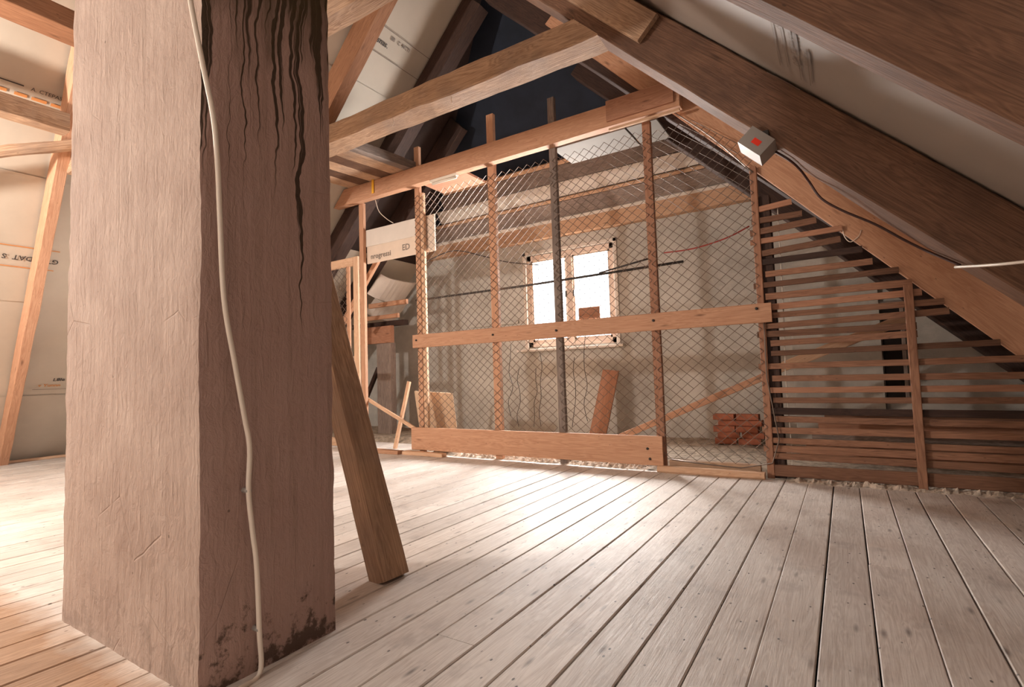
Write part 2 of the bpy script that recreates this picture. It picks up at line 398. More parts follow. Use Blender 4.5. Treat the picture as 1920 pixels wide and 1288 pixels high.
# end wall with a window opening
WX0, WX1, WZ0, WZ1 = -4.44, -2.87, 1.44, 2.98
def wall_back():
    vs = []; fs = []
    xl = lambda z: z - KM - .3; xr = lambda z: CM + .3 - z
    zs = [-.1, WZ0, WZ1, WT + .1]
    def quad(a, b, c, d):
        n = len(vs); vs.extend([a, b, c, d]); fs.append((n, n + 1, n + 2, n + 3))
    for y, th in ((YW, 0), (YW + .22, 1)):
        for za, zb in ((zs[0], zs[1]), (zs[1], zs[2]), (zs[2], zs[3])):
            segs = [(xl, xr)] if za != WZ0 else [(xl, lambda z: WX0), (lambda z: WX1, xr)]
            for fa, fb in segs: quad((fa(za), y, za), (fb(za), y, za), (fb(zb), y, zb), (fa(zb), y, zb))
    a, b = YW, YW + .22
    quad((WX0, a, WZ0), (WX0, b, WZ0), (WX0, b, WZ1), (WX0, a, WZ1)); quad((WX1, a, WZ0), (WX1, b, WZ0), (WX1, b, WZ1), (WX1, a, WZ1))
    quad((WX0, a, WZ0), (WX1, a, WZ0), (WX1, b, WZ0), (WX0, b, WZ0)); quad((WX0, a, WZ1), (WX1, a, WZ1), (WX1, b, WZ1), (WX0, b, WZ1))
    return struct(mesh('wall_back', vs, fs, M_WALL), 'grey plastered end wall with the window')
wb = wall_back()
bar('pilaster', -.55, .37, YW - .07, YW, .0, 1.95, M_WALL, wb)
bar('wall_ledge', -5.6, -4.6, YW - .05, YW, 1.86, 1.92, M_WALL, wb, .01)
struct(mesh('wall_rear', [(-10.1, Y0, -.1), (2.7, Y0, -.1), (2.7, Y0, 6.4), (-10.1, Y0, 6.4)], [(0, 1, 2, 3)], M_WALL), 'plastered rear gable wall')

# roof linings
cr = struct(empty('ceiling_right', (CM, 0, 0)), 'grey underlay sheets lining the right roof slope')
def slope_sheet(name, side, s0, s1, y0, y1, off, mat, parent, wav=.006):
    """sheet on a roof slope; s is the height z of its lower and upper edge"""
    n = 14; vs = []; fs = []
    for j in range(2):
        z = (s0, s1)[j]
        for i in range(n + 1):
            y = y0 + (y1 - y0) * i / n
            d = off + wav * noise.noise(Vector((y * 1.3, z * 2, 3 + side)))
            x = (CM - z) if side > 0 else (z - KM)
            nn = NR if side > 0 else NL
            vs.append((x + nn.x * d, y, z + nn.z * d))
    for i in range(n): fs.append((i, i + 1, n + 2 + i, n + 1 + i))
    m = len(vs)
    vs += [(v[0] + (.012 if side > 0 else -.012), v[1], v[2] + .012) for v in vs[:m]]
    for i in range(n): fs.append((m + i, m + n + 1 + i, m + n + 2 + i, m + i + 1))
    for i in range(n): fs.append((i, m + i, m + i + 1, i + 1))
    return mesh(name, vs, fs, mat, parent)
zz = [-.1, .6, 1.5, 3.55, 4.7, RZ + .03]
for i in range(5): slope_sheet('underlay_sheet', 1, zz[i] - (.04 if i else 0), zz[i + 1], Y0, 5.45, .014 + .012 * (i % 2), M_UNDER_R, cr)
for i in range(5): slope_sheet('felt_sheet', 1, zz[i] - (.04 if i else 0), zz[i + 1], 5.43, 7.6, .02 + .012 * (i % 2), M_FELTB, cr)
cl = struct(empty('ceiling_left', (-KM, 0, 0)), 'pale printed underlay sheets lining the left roof slope')
zz2 = [-.1, .92, 2.05, 3.15, 3.72, 4.85, RZ + .03]
sheetsL = [slope_sheet('underlay_sheet', -1, zz2[i] - (.04 if i else 0), zz2[i + 1], Y0, 5.45, .014 + .012 * (i % 2), M_UNDER, cl) for i in range(6)]
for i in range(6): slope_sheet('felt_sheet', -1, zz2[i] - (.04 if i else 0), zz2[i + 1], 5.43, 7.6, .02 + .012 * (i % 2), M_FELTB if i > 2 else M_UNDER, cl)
# half hip over the end wall: dark felt and the boards below it
ch = struct(empty('ceiling_back', (RX, YW, WT)), 'dark half hip above the end wall with horizontal boards')
def hipy(z): return YW - (z - WT) / HS
NH = Vector((0, HS, 1)).normalized()
mesh('felt', [(-KM + WT - .1, hipy(WT) + .05, WT - .02), (CM - WT + .1, hipy(WT) + .05, WT - .02), (RX + .08, hipy(RZ) + .05, RZ + .06), (RX - .08, hipy(RZ) + .05, RZ + .06)], [(0, 1, 2, 3)], M_FELT_SHADE, ch)
for (z0, z1, th, mat, nm) in [(3.20, 3.44, .10, W_PINE_LT, 'wall_plate'), (3.46, 3.50, .07, M_WHITE, 'edge_strip'), (3.50, 3.70, .035, W_GREY, 'board'), (3.71, 3.75, .06, W_PINE_LT, 'lath'), (3.76, 3.94, .03, M_WHITE, 'insulation_strip'), (3.95, 4.14, .045, W_GREY, 'board'), (4.15, 4.2, .07, W_PINE_LT, 'lath')]:
    zm = (z0 + z1) / 2; xa, xb = -KM + zm + .12, CM - zm - .12; d = (z1 - z0) * math.sqrt(1 + 1 / HS ** 2)
    c = Vector((0, hipy(zm), zm)) - NH * th / 2
    if nm == 'wall_plate': bar(nm, xa - .1, xb + .1, YW - .13, YW + .02, z0, z1, mat, ch, .008)
    else: beam(nm, (xa, c.y, c.z), (xb, c.y, c.z), d, th, mat, ch, NH, .004)

# window
w1 = struct(empty('window_1', ((WX0 + WX1) / 2, YW, WZ0)), 'two-casement window glaring with daylight')
yf0, yf1 = YW + .02, YW + .09
for nm, a in (('frame_post', (WX0, WX0 + .09, yf0, yf1, WZ0, WZ1)), ('frame_post', (WX1 - .09, WX1, yf0, yf1, WZ0, WZ1)),
              ('frame_head', (WX0, WX1, yf0, yf1, WZ1 - .09, WZ1)), ('frame_sill', (WX0, WX1, yf0, yf1, WZ0, WZ0 + .09)), ('mullion', (-3.70, -3.59, yf0 - .01, yf1, WZ0, WZ1))):
    bar(nm, *a, M_WINFR, w1)
def framed(name, bars, mat, parent):
    vs = []; fs = []
    for (x0, x1, y0, y1, z0, z1) in bars:
        n = len(vs); vs += [(x, y, z) for z in (z0, z1) for y in (y0, y1) for x in (x0, x1)]
        fs += [tuple(n + k for k in f) for f in ((0, 2, 3, 1), (4, 5, 7, 6), (0, 1, 5, 4), (2, 6, 7, 3), (0, 4, 6, 2), (1, 3, 7, 5))]
    return mesh(name, vs, fs, mat, parent)
for q, (xa, xb) in enumerate(((WX0 + .09, -3.70), (-3.59, WX1 - .09))):
    ya, yb, za, zb = yf0 + .01, yf1 - .01, WZ0 + .09, WZ1 - .09
    cs = framed('casement', [(xa, xa + .028, ya, yb, za, zb), (xb - .028, xb, ya, yb, za, zb), (xa, xb, ya, yb, za, za + .035), (xa, xb, ya, yb, zb - .03, zb)], M_WINFR, w1)
    bar('glazing_bar', xa, xb, ya + .005, yb - .01, 1.80, 1.83, M_WINFR, cs)
    hx = xb - .014 if q == 0 else xa + .014
    bar('handle', hx - .012, hx + .012, ya - .03, ya, 2.22, 2.32, M_ROD, cs)
    for z0, z1 in ((za + .03, 1.81), (1.82, zb - .025)): bar('pane', xa + .02, xb - .02, yf0 + .03, yf0 + .036, z0, z1, M_PANE, cs, 0, .001)
for s in ((WX0 - .05, WX0 + .01, WZ0 - .05, WZ1 + .06), (WX1 - .01, WX1 + .05, WZ0 - .05, WZ1 + .06)): bar('architrave', s[0], s[1], YW - .025, YW + .03, s[2], s[3], M_WHITE, w1)
bar('architrave', WX0 - .05, WX1 + .05, YW - .025, YW + .03, WZ1, WZ1 + .06, M_WHITE, w1)
bar('window_sill', WX0 - .16, WX1 + .12, YW - .12, YW + .03, WZ0 - .07, WZ0 - .03, M_WHITE, w1)
tag(bar('wooden_block', -3.50, -3.14, YW - .0, YW + .045, 1.83, 2.02, W_RED), 'small brown block standing on the glazing bar in the window', 'block')

# ------------------------------------------------------------------ chimney
def chimney():
    x0, x1, y0, y1 = -2.93, -1.79, .90, 1.43
    vs = []; fs = []; nz = 130; Z = 6.0
    ring = []
    n1, n2 = 26, 14
    for i in range(n1): ring.append((x0 + (x1 - x0) * i / n1, y0))
    for i in range(n2): ring.append((x1, y0 + (y1 - y0) * i / n2))
    for i in range(n1): ring.append((x1 - (x1 - x0) * i / n1, y1))
    for i in range(n2): ring.append((x0, y1 - (y1 - y0) * i / n2))
    R = len(ring); cx, cy = (x0 + x1) / 2, (y0 + y1) / 2
    for j in range(nz + 1):
        z = -.02 + Z * (j / nz) ** 1.15
        for (x, y) in ring:
            q = Vector((x * 3, y * 3, z * 2)); d = noise.noise_vector(q) * .005 + noise.noise_vector(q * 5) * .004
            corner = (abs(x - x0) < 1e-6 or abs(x - x1) < 1e-6) and (abs(y - y0) < 1e-6 or abs(y - y1) < 1e-6)
            s = .992 if corner else 1
            if corner: d += noise.noise_vector(Vector((x, y, z * 24))) * .004
            vs.append((cx + (x - cx) * s + d.x, cy + (y - cy) * s + d.y, z))
    for j in range(nz):
        for k in range(R):
            a = j * R + k; b = j * R + (k + 1) % R; fs.append((a, b, b + R, a + R))
    o = mesh('chimney', vs, fs, M_CHIM, None, None, True); o.data.set_sharp_from_angle(angle=math.radians(45))
    return tag(o, 'large rendered brick chimney stack with soot runs rising from the floor', 'chimney')
chimney()
cab = [at_x(u, v, -1.745) for u, v in [(355, -40), (357, 0), (378, 110), (400, 220), (408, 310), (412, 400), (420, 560), (440, 680), (458, 780), (468, 840), (466, 920), (474, 1000), (481, 1060), (486, 1180), (487, 1268)]]
cab[-1].z = .012
cab = [Vector((-1.77, .86, 3.6)), Vector((-1.76, .80, 3.0))] + cab + [cab[-1] + Vector((.03, -.10, 0)), cab[-1] + Vector((.12, -.3, 0))]
wc = tag(empty('power_cable', cab[-1]), 'white electric cable hanging down the chimney side', 'cable')
tube('sheath', cab, .0085, M_WHITEPL, wc, 8, 6)
for k in (12, 15):
    p = cab[k]; tube('clip', [p + Vector((-.03, 0, 0)), p + Vector((.004, 0, 0))], .010, M_LAMP, wc, 6, 1)

# ------------------------------------------------------------------ roof timbers
def right_rafter(y0, y1, mat, label, c0=CU, c1=CM, zlo=-.0, zhi=None, rough=.006, cat='rafter', name='rafter', ztop=None, group=None, under=None):
    cm = (c0 + c1) / 2; b = (c1 - c0) / S2
    zt = ztop if ztop else (cm - RX - .12)
    p0 = Vector((cm - zlo, (y0 + y1) / 2, zlo)); p1 = Vector((cm - zt, (y0 + y1) / 2, zt))
    o = beam(name, p0, p1, y1 - y0, b, mat, None, NR, rough, .008, under)
    return tag(o, label, cat, group)
def left_rafter(y0, y1, mat, label, k0=KU, k1=KM, zlo=0., ztop=None, rough=.006, name='rafter', cat='rafter', group=None):
    km = (k0 + k1) / 2; b = (k1 - k0) / S2
    zt = ztop if ztop else (RX + km - .12)
    p0 = Vector((zlo - km, (y0 + y1) / 2, zlo)); p1 = Vector((zt - km, (y0 + y1) / 2, zt))
    o = beam(name, p0, p1, y1 - y0, b, mat, None, NL, rough, .008)
    return tag(o, label, cat, group)
right_rafter(1.96, 2.09, W_RAFT, 'brown rafter of the right slope with saw-marked underside coloured as lit', under=W_NEAR_LIT)
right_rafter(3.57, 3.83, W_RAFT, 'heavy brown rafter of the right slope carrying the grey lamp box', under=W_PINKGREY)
right_rafter(5.335, 5.50, W_DARK, 'dark rafter behind the orange board over the slatted partition', 2.2, CM)
right_rafter(6.2, 6.4, W_DARK, 'dark rafter of the right slope above the stacked boards behind the slats', 2.12, CM, ztop=5.1)
right_rafter(7.2, 7.32, W_PINE_LT, 'pale lath-edged rafter against the end wall behind the slats', 2.36, 2.5, .15, ztop=3.40)
tag(beam('rafter', Vector((-9.70, 2.319, -.03)) + NL * .10, Vector((-5.2, 1.762, 4.42)) + NL * .10, .10, .2, W_PINE, None, NL, .006), 'orange rafter of the left slope beside the chimney before the printed sheet', 'rafter')
left_rafter(4.10, 4.27, W_BROWN, 'reddish rafter of the left slope above the collar beam beside the chimney')
left_rafter(5.31, 5.52, W_DARK, 'dark stained rafter of the left slope behind the collar beam')
left_rafter(6.2, 6.34, W_DARK, 'dark rafter of the left slope behind the mesh partition', ztop=4.9)
# collar beams
def mitre(p): return Vector((max(min(p.x, CU - p.z + .012), p.z - KM + .02), p.y, p.z))
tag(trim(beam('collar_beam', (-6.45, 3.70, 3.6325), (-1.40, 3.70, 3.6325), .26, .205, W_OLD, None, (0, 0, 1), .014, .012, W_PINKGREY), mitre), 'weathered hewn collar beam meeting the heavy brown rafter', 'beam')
tag(trim(bar('collar_beam', -6.5, -1.02, 1.96, 2.10, 3.16, 3.38, W_OLD, None, .012, .012), mitre), 'hewn collar beam passing just behind the chimney top', 'beam')
# board nailed on the rafter side
p0 = Vector((-2.6, 3.54, 4.98)); p1 = Vector((-1.03, 3.54, 3.40)); off = Vector((.0, 0, .0))
tag(beam('cover_board', p0, p1, .05, .205, W_OLD, None, NR, .003, .004), 'rough-cut board nailed to the side of the heavy brown rafter', 'board')
# board below the partition rafter
ob0 = Vector((-2.75, 5.31, 5.12)) + NR * .17; ob1 = Vector((1.62, 5.31, .45)) + NR * .17
def under_lining(p):
    d = max(0., p.x + p.z - (CM - .002)) / 2
    return Vector((p.x - d, p.y, p.z - d))
tag(trim(beam('rafter_board', ob0, ob1, .04, .34, W_PINE, None, NR, .002, .004), under_lining), 'long orange board running down under the roof along the slatted partition', 'board')
# brace beside the chimney
tag(beam('brace', (-1.995 , 1.925, -.004), (-1.995 - .375 * 3.17, 1.99, 3.165), .16, .13, W_OLD, None, (1, 0, 0), .005, .008), 'leaning square brace standing on the floor behind the chimney', 'brace')
# left slope purlins, log
tag(bar('purlin', -5.52, -5.25, -3.59, 1.75, 3.98, 4.15, W_BROWN, None, .006), 'reddish brown purlin high on the left slope above the printed sheet', 'purlin')
tag(bar('purlin', -6.12, -5.95, -3.59, 1.82, 3.39, 3.56, W_OLD, None, .012), 'weathered purlin below the printed sheet on the left slope', 'purlin')
lg0 = at_plane(-60, 292, (-9.575, 0, 0), (-1, 0, 1)); lg1 = at_plane(150, 268, (-9.575, 0, 0), (-1, 0, 1))
tag(beam('log', lg0 + (lg0 - lg1) * 6.83, lg1 - (lg1 - lg0) * .05, .09, .09, W_OLD, None, NL, .02, .025), 'barked round log lying across the left slope beside the chimney', 'log')
tag(bar('floor_batten', -9.86, -9.80, -3.5, 5.0, 0., .035, W_PINE_LT), 'thin pale batten on the floor at the foot of the left slope', 'batten')
# prints on the underlay
def slopeM(side, x, y, rot=0, lift=-.004):
    z = (CM - x) if side > 0 else (x + KM)
    n = -NR if side > 0 else -NL                     # faces into the room
    yv = Vector((0, 1, 0)); ex = yv; ez = n; ey = ez.cross(ex)
    R = Matrix((ex, ey, ez)).transposed().to_4x4()
    return Matrix.Translation(Vector((x, y, z)) + n * lift) @ R @ Matrix.Rotation(rot, 4, 'Z')
PI = math.pi
def bar_print(side, x, y, L, h, mat, parent):
    M = slopeM(side, x, y); return mesh('printed_line', [(0, 0, 0), (L, 0, 0), (L, h, 0), (0, h, 0)], [(0, 1, 2, 3)], mat, parent, M)
lettering('printed_lettering', 'GT 71DAT  S', .085, slopeM(-1, -7.49, 2.22, PI), M_INK, sheetsL[2])
for x_ in (-7.41, -7.60): bar_print(-1, x_, 1.1, 1.1, .012, M_INKO, sheetsL[2])
lettering('printed_lettering', 'A. CTEPAS MM', .05, slopeM(-1, -6.19, 1.60), M_INK, sheetsL[4])
bar_print(-1, -6.18, .95, .6, .012, M_INK, sheetsL[4])
for y_, l_ in ((1.15, .3), (1.5, .09), (1.62, .11), (1.76, .16)): bar_print(-1, -6.25, y_, l_, .03, M_INKO, sheetsL[4])
lettering('printed_lettering', 'L8le', .075, slopeM(-1, -8.85, 2.58, 0, -.016), M_INK, sheetsL[1]); lettering('printed_lettering', 'v Yunnn', .07, slopeM(-1, -8.92, 2.45, 0, -.016), M_INKO, sheetsL[1])
bar_print(-1, -8.95, 2.4, .5, .008, M_INKG, sheetsL[1])
lettering('printed_lettering', 'Rhsnas.', .10, slopeM(-1, -4.72, 4.38, 0, -.016), M_INK, sheetsL[5]); lettering('printed_lettering', 'BB   C  MCTI', .06, slopeM(-1, -4.64, 4.66, 0, -.016), M_INKG, sheetsL[5])
for x_ in (-4.58, -4.80): bar_print(-1, x_, 4.28, 1.05, .008, M_INKG, sheetsL[5])
shR = [o for o in cr.children][2]
for xx, yy, ln, t in ((-.215, 2.90, .0, 'AY'), (-.15, 2.95, 0, '232251  30'), (-.09, 3.08, 0, 'xlsmm')):
    lettering('printed_lettering', t, .055 if t != '232251  30' else .075, slopeM(1, xx, yy), M_INKG, shR)
for xx, yy, ln in ((-.225, 2.9, .5), (-.185, 2.95, .42), (-.125, 2.85, .6), (-.08, 3.06, .4), (-.07, 3.06, .36)): bar_print(1, xx, yy, ln, .008, M_INKG, shR)

# ------------------------------------------------------------------ partition
tb = tag(empty('partition_beam', (-4, 5.18, 3.58)), 'long planed beam across the top of the mesh partition', 'beam')
trim(bar('timber', -6.5, -1.22, 5.12, 5.235, 3.585, 3.825, W_PINE, tb, .004, .006), lambda p: Vector((max(p.x, p.z - KM + .01), p.y, p.z)))
bar('end_plate', -1.97, -1.27, 5.09, 5.125, 3.63, 3.85, W_RED, tb)
bar('lath', -1.95, -1.22, 5.10, 5.14, 3.53, 3.555, W_PINE_LT, tb)
mp = tag(empty('mesh_partition', (-2.7, 5.25, 0)), 'wooden partition frame filled with diagonal wire mesh before the window', 'partition')
POSTS = [(-5.90, .09, 3.60, W_PINE), (-4.79, .085, 4.16, W_PINE), (-3.56, .105, 4.25, W_PINE), (-2.70, .085, 4.19, W_GREY), (-1.60, .085, 3.58, W_RED), (-.62, .06, 2.86, W_RED)]
for x, w, z, m in POSTS: bar('post', x - w / 2, x + w / 2, 5.24, 5.295, 0, z, m, mp, .002)
bar('rail', -4.87, -.53, 5.185, 5.222, 1.40, 1.575, W_PINE, mp, .002)
bar('bottom_board', -4.92, -1.57, 5.18, 5.22, .055, .345, W_PINE, mp, .002)
bar('side_strip', -4.745, -4.68, 5.245, 5.29, .34, 3.5, W_PINE_LT, mp)
for x in (-1.75, -1.68, -4.8): pass
for p in ((-1.72, .22), (-1.70, .12), (-.65, 1.53), (-4.8, 1.5), (-3.56, 1.49), (-2.7, 1.48), (-1.6, 1.5)):
    tube('bolt', [(p[0], 5.185, p[1]), (p[0], 5.172, p[1])], .013, M_ROD, mp, 8, 1)
def wire_bay(x0, x1, z0, z1, ztop_fn, seed):
    """diamond mesh as thin kinked wires; returned as one part"""
    vs = []; fs = []; dx, dz = .115, .098; r = .0031; rr = random.Random(seed)
    def seg(p, q):
        t = (q - p).normalized(); u = t.cross(Vector((0, 1, 0))).normalized() * r; w = Vector((0, r, 0)); n = len(vs)
        for c in (p, q): vs.extend([c + u, c - u * .5 + w, c - u * .5 - w])
        for k in range(3): fs.append((n + k, n + (k + 1) % 3, n + 3 + (k + 1) % 3, n + 3 + k))
    nx = int((x1 - x0) / dx) + 1; nz = int((z1 - z0) / dz) + 1
    def pt(i, j):
        x = x0 + i * dx / 2; z = z0 + j * dz / 2
        sag = .02 * noise.noise(Vector((x * 1.4, z * 1.4, seed)))
        return Vector((x + .012 * noise.noise(Vector((x * 3, z * 3, seed + 5))), 5.231 + .004 * noise.noise(Vector((x * 6, z * 6, 0))), z + sag))
    for i in range(2 * nx):
        for j in range(2 * nz):
            if (i + j) % 2: continue
            for s in (1, -1):
                if j + s < 0 or i + 1 > 2 * nx: continue
                p = pt(i, j); q = pt(i + 1, j + s)
                if q.x > x1 or max(p.z, q.z) > ztop_fn(q.x): continue
                if s == -1 and rr.random() < .02: continue
                seg(p, q)
    o = mesh('wire_mesh', vs, fs, M_WIRE, mp); o['label'] = 'diagonal wire mesh'
    return o
xs = [-4.83, -3.56, -2.70, -1.60, -.60]
for k in range(4): wire_bay(xs[k], xs[k + 1], .1 if k < 3 else .12, 3.55, lambda x: min(3.5, 2.15 + .9 - (x + .62) * .95 if x > -1.25 else 3.5), k)
tube('edge_wire', [(-1.3, 5.23, 3.58), (-.95, 5.23, 3.22), (-.62, 5.23, 2.80)], .006, M_WIRE, mp, 5, 4)
tube('edge_wire', [(-.60, 5.225, 1.4), (-.605, 5.222, .9), (-.60, 5.225, .14), (-1.5, 5.222, .12)], .006, M_WIRE, mp, 5, 3)
# small timbers on the floor along the partition
G = 'loose battens on the floor along the mesh partition'
tag(bar('floor_strip', -1.62, -.66, 5.13, 5.21, 0, .06, W_PINE_LT, None, .008, .015), 'rounded pale sill piece lying below the mesh next to the slats', 'batten', G)
tag(bar('floor_strip', -1.52, -.7, 5.225, 5.30, 0, .115, W_OLD, None, .01, .012), 'old squared sill beam under the free edge of the mesh', 'batten', G)
tag(bar('floor_strip', -4.98, -4.3, 5.06, 5.15, 0, .045, W_PINE_LT, None, .004), 'short pale strip on the floor before the bottom board', 'batten', G)
tag(bar('floor_strip', -5.72, -5.02, 5.02, 5.13, 0, .05, W_PINE, None, .004), 'short strip lying in the door opening of the partition', 'batten', G)
# slatted partition
sp = tag(empty('slatted_partition', (.5, 5.27, 0)), 'partition of thin horizontal brown slats below the right slope', 'partition')
zs = [2.45, 2.34, 2.25, 2.15, 2.05, 1.95, 1.84, 1.75, 1.63, 1.55, 1.47, 1.38, 1.29, 1.20, 1.11, 1.0, .89, .79, .69, .61, .52, .43, .345, .27, .19]
rs = random.Random(11)
for i, z in enumerate(zs):
    xr = CU + .02 - z + rs.uniform(-.05, .08)
    if .49 < z < 1.6 and rs.random() < .2 and z > 1.1: xr = .5
    dz0, dz1 = rs.uniform(-.012, .012), rs.uniform(-.015, .015)
    h = rs.uniform(.046, .06)
    beam('slat', (-.68 + rs.uniform(0, .12), 5.262, z + dz0), (min(xr, 1.95), 5.262, z + dz1 + (.012 if z > 1 else -.01)), .022, h, rs.choice((W_SLAT, W_SLAT, W_SLAT, W_SLAT, W_RED, W_DARK)), sp, (0, 0, 1), .002, .003)
bar('slat', -.6, 2.0, 5.25, 5.278, .02, .125, W_SLAT, sp, .003)
bar('post', -.615, -.50, 5.28, 5.40, 0, 2.58, W_DARK, sp, .004)
bar('post', .43, .49, 5.205, 5.25, -.0, 1.62, W_SLAT, sp, .002)
tube('wire', [(-.44, 5.31, 2.45), (-.445, 5.31, 1.5), (-.46, 5.31, .9), (-.45, 5.30, .15), (-.5, 5.29, .03)], .005, M_WHITEPL, sp, 6, 5)
# rubble strips
def rubble(name, x0, x1, y0, y1, h, seed, label, keep=()):
    n, m = int((x1 - x0) / .018), 12; vs = []; fs = []
    for j in range(m + 1):
        for i in range(n + 1):
            x = x0 + (x1 - x0) * i / n; y = y0 + (y1 - y0) * j / m
            e = min(1, min(i, n - i) / 6) * min(1, min(j, m - j) / 2)
            q = abs(noise.noise(Vector((x * 16, y * 16, seed)))) * 1.1 + abs(noise.noise(Vector((x * 40, y * 40, seed + 3)))) * .7
            wob = noise.noise(Vector((x * 7, seed, 0))) * .03
            yy = y + wob; z = -.004 + e * h * q
            for (bx0, bx1, by0, by1, cap) in keep:
                dx = max(bx0 - x, x - bx1, 0); dy = max(by0 - yy, yy - by1, 0)
                z = min(z, cap + max(dx, dy) * .9)
            vs.append((x, yy, z))
    for j in range(m):
        for i in range(n):
            a = j * (n + 1) + i; fs.append((a, a + 1, a + n + 2, a + n + 1))
    o = mesh(name, vs, fs, M_RUB); o['kind'] = 'stuff'; return tag(o, label, 'rubble')
rubble('crumbled_insulation', -.5, 2.0, 5.10, 5.52, .06, 1, 'pale crumbled insulation heaped under the brown slats', ((-.7, 2.1, 5.23, 5.298, .013), (.41, .51, 5.185, 5.27, .0), (-.64, -.48, 5.26, 5.42, .0)))
rubble('crumbled_plaster', -4.3, -1.75, 5.2, 5.45, .06, 5, 'pale crumbled plaster under the bottom board of the mesh partition', ((-5, -1.5, 5.16, 5.245, .05),) + tuple((px - .06, px + .06, 5.22, 5.315, .0) for px in (-3.56, -2.70, -1.60)))

# gate left of the opening
gt = tag(empty('mesh_gate', (-6.45, 5.27, 0)), 'pale framed mesh gate beside the door opening of the partition', 'gate')
bar('stile', -6.10, -6.0, 5.25, 5.29, .02, 2.83, W_PINE_LT, gt); bar('stile', -7.0, -6.9, 5.25, 5.29, .02, 2.83, W_PINE_LT, gt)
bar('rail', -6.9, -6.10, 5.25, 5.29, 2.70, 2.83, W_PINE_LT, gt); bar('rail', -6.9, -6.10, 5.25, 5.29, .02, .15, W_PINE_LT, gt); bar('rail', -6.9, -6.10, 5.25, 5.29, 1.25, 1.35, W_PINE_LT, gt)
bar('inner_stile', -6.26, -6.19, 5.255, 5.285, .15, 2.7, W_PINE, gt)
_mp = mp; mp = gt; wire_bay(-6.9, -6.19, .15, 2.7, lambda x: 2.7, 21); mp = _mp
# things behind / around the opening
tag(beam('lath', (-5.98, 5.315, .75), (-4.97, 5.315, .31), .025, .05, W_PINE_LT), 'thin lath slanting down across the door opening', 'lath')
tag(beam('stick', (-5.36, 5.62, .95), (-5.50, 5.45, .0), .045, .05, W_PINE_LT, None, (1, 0, 0), .003), 'wooden stake leaning in the door opening of the partition', 'stake')
cb = tag(empty('insulation_panel', (-5.2, 5.33, 2.68)), 'white printed board fixed behind the posts above the door opening', 'panel')
bar('sheet', -5.86, -4.55, 5.313, 5.335, 2.70, 3.20, M_CARD, cb, .003); bar('upper_flap', -5.86, -4.85, 5.297, 5.315, 2.95, 3.20, M_WHITE, cb, .003)
Mt = Matrix.Translation((-5.78, 5.309, 2.76)) @ Matrix.Rotation(PI / 2, 4, 'X')
lettering('printed_lettering', 'nrogressi', .11, Mt, M_INKG, cb); lettering('printed_lettering', 'ED', .12, Matrix.Translation((-5.15, 5.309, 2.79)) @ Matrix.Rotation(PI / 2, 4, 'X'), M_INKG, cb)
def curled(name, c, wx, wy, th, label):
    vs = []; fs = []; n = 10
    for j, t in enumerate((0, th)):
        for a in range(2):
            for i in range(n + 1):
                u = i / n - .5; lift = .10 * (2 * u) ** 4 + (.08 * (a == 0) * abs(u) * 2)
                s = (a - .5) * wx
                p = Vector(c) + Vector((.7071, 0, .7071)) * s + Vector((0, 1, 0)) * u * wy + Vector((.7071, 0, -.7071)) * (-lift + t + .05 * (a == 0))
                vs.append(p)
    def id(j, a, i): return (j * 2 + a) * (n + 1) + i
    for i in range(n):
        fs += [(id(0, 0, i), id(0, 0, i + 1), id(0, 1, i + 1), id(0, 1, i)), (id(1, 0, i), id(1, 1, i), id(1, 1, i + 1), id(1, 0, i + 1)),
               (id(0, 0, i), id(1, 0, i), id(1, 0, i + 1), id(0, 0, i + 1)), (id(0, 1, i), id(0, 1, i + 1), id(1, 1, i + 1), id(1, 1, i))]
    return tag(mesh(name, vs, fs, M_WHITE), label, 'sheet', 'curled white sheets under the left slope')
curled('curled_sheet', (-6.68, 6.72, 2.56), .45, .9, .02, 'curled white sheet sagging under the left slope, the higher of two')
curled('curled_sheet', (-6.98, 6.85, 2.24), .36, .8, .02, 'curled white sheet sagging under the left slope, the lower of two')
tag(bar('batten', -7.0, -6.1, 6.36, 6.41, 2.24, 2.32, W_PINE), 'orange batten across the left slope under the higher curled sheet', 'batten')
tag(bar('batten', -7.3, -6.3, 6.36, 6.41, 2.03, 2.10, W_PINE), 'orange batten across the left slope under the lower curled sheet', 'batten')
tag(beam('strut', (-6.9, 5.7, 1.9), (-6.0, 5.7, 2.9), .06, .08, W_PINE, None, NL), 'short orange strut under the left slope below the white printed board', 'strut')
kw = tag(empty('knee_frame', (-6.85, 6.6, 0)), 'dark stud frame with an orange rail at the foot of the left slope', 'frame')
bar('rail', -7.5, -6.63, 6.52, 6.60, 1.63, 1.93, W_RED, kw); bar('post', -7.02, -6.68, 6.55, 6.68, .03, 1.63, W_GREY, kw, .006)
bar('plate', -7.7, -6.4, 6.6, 6.72, 1.93, 2.02, W_DARK, kw); beam('brace', (-7.6, 6.62, .3), (-7.05, 6.62, 1.2), .06, .07, W_DARK, kw)
tag(beam('plywood_square', (-4.80, 5.62, .03), (-4.76, 5.45, .80), .68, .018, M_PLY, None, (0, 1, 0)), 'square plywood offcut leaning behind the bottom board', 'board')
tag(beam('plank_offcut', (-3.02, 6.9, .04), (-2.9, 7.25, 1.02), .25, .03, W_RED, None, (0, 1, 0)), 'bright orange plank leaning below the window', 'plank')
tag(beam('diagonal_lath', (-2.55, 5.95, .12), (-.62, 5.95, .94), .03, .075, W_PINE), 'orange batten slanting behind the mesh near the bricks', 'batten')
tag(beam('diagonal_board', (-.72, 6.2, .93), (.56, 6.2, 1.44), .03, .10, W_PINE_LT), 'pale board slanting up behind the brown slats', 'board')
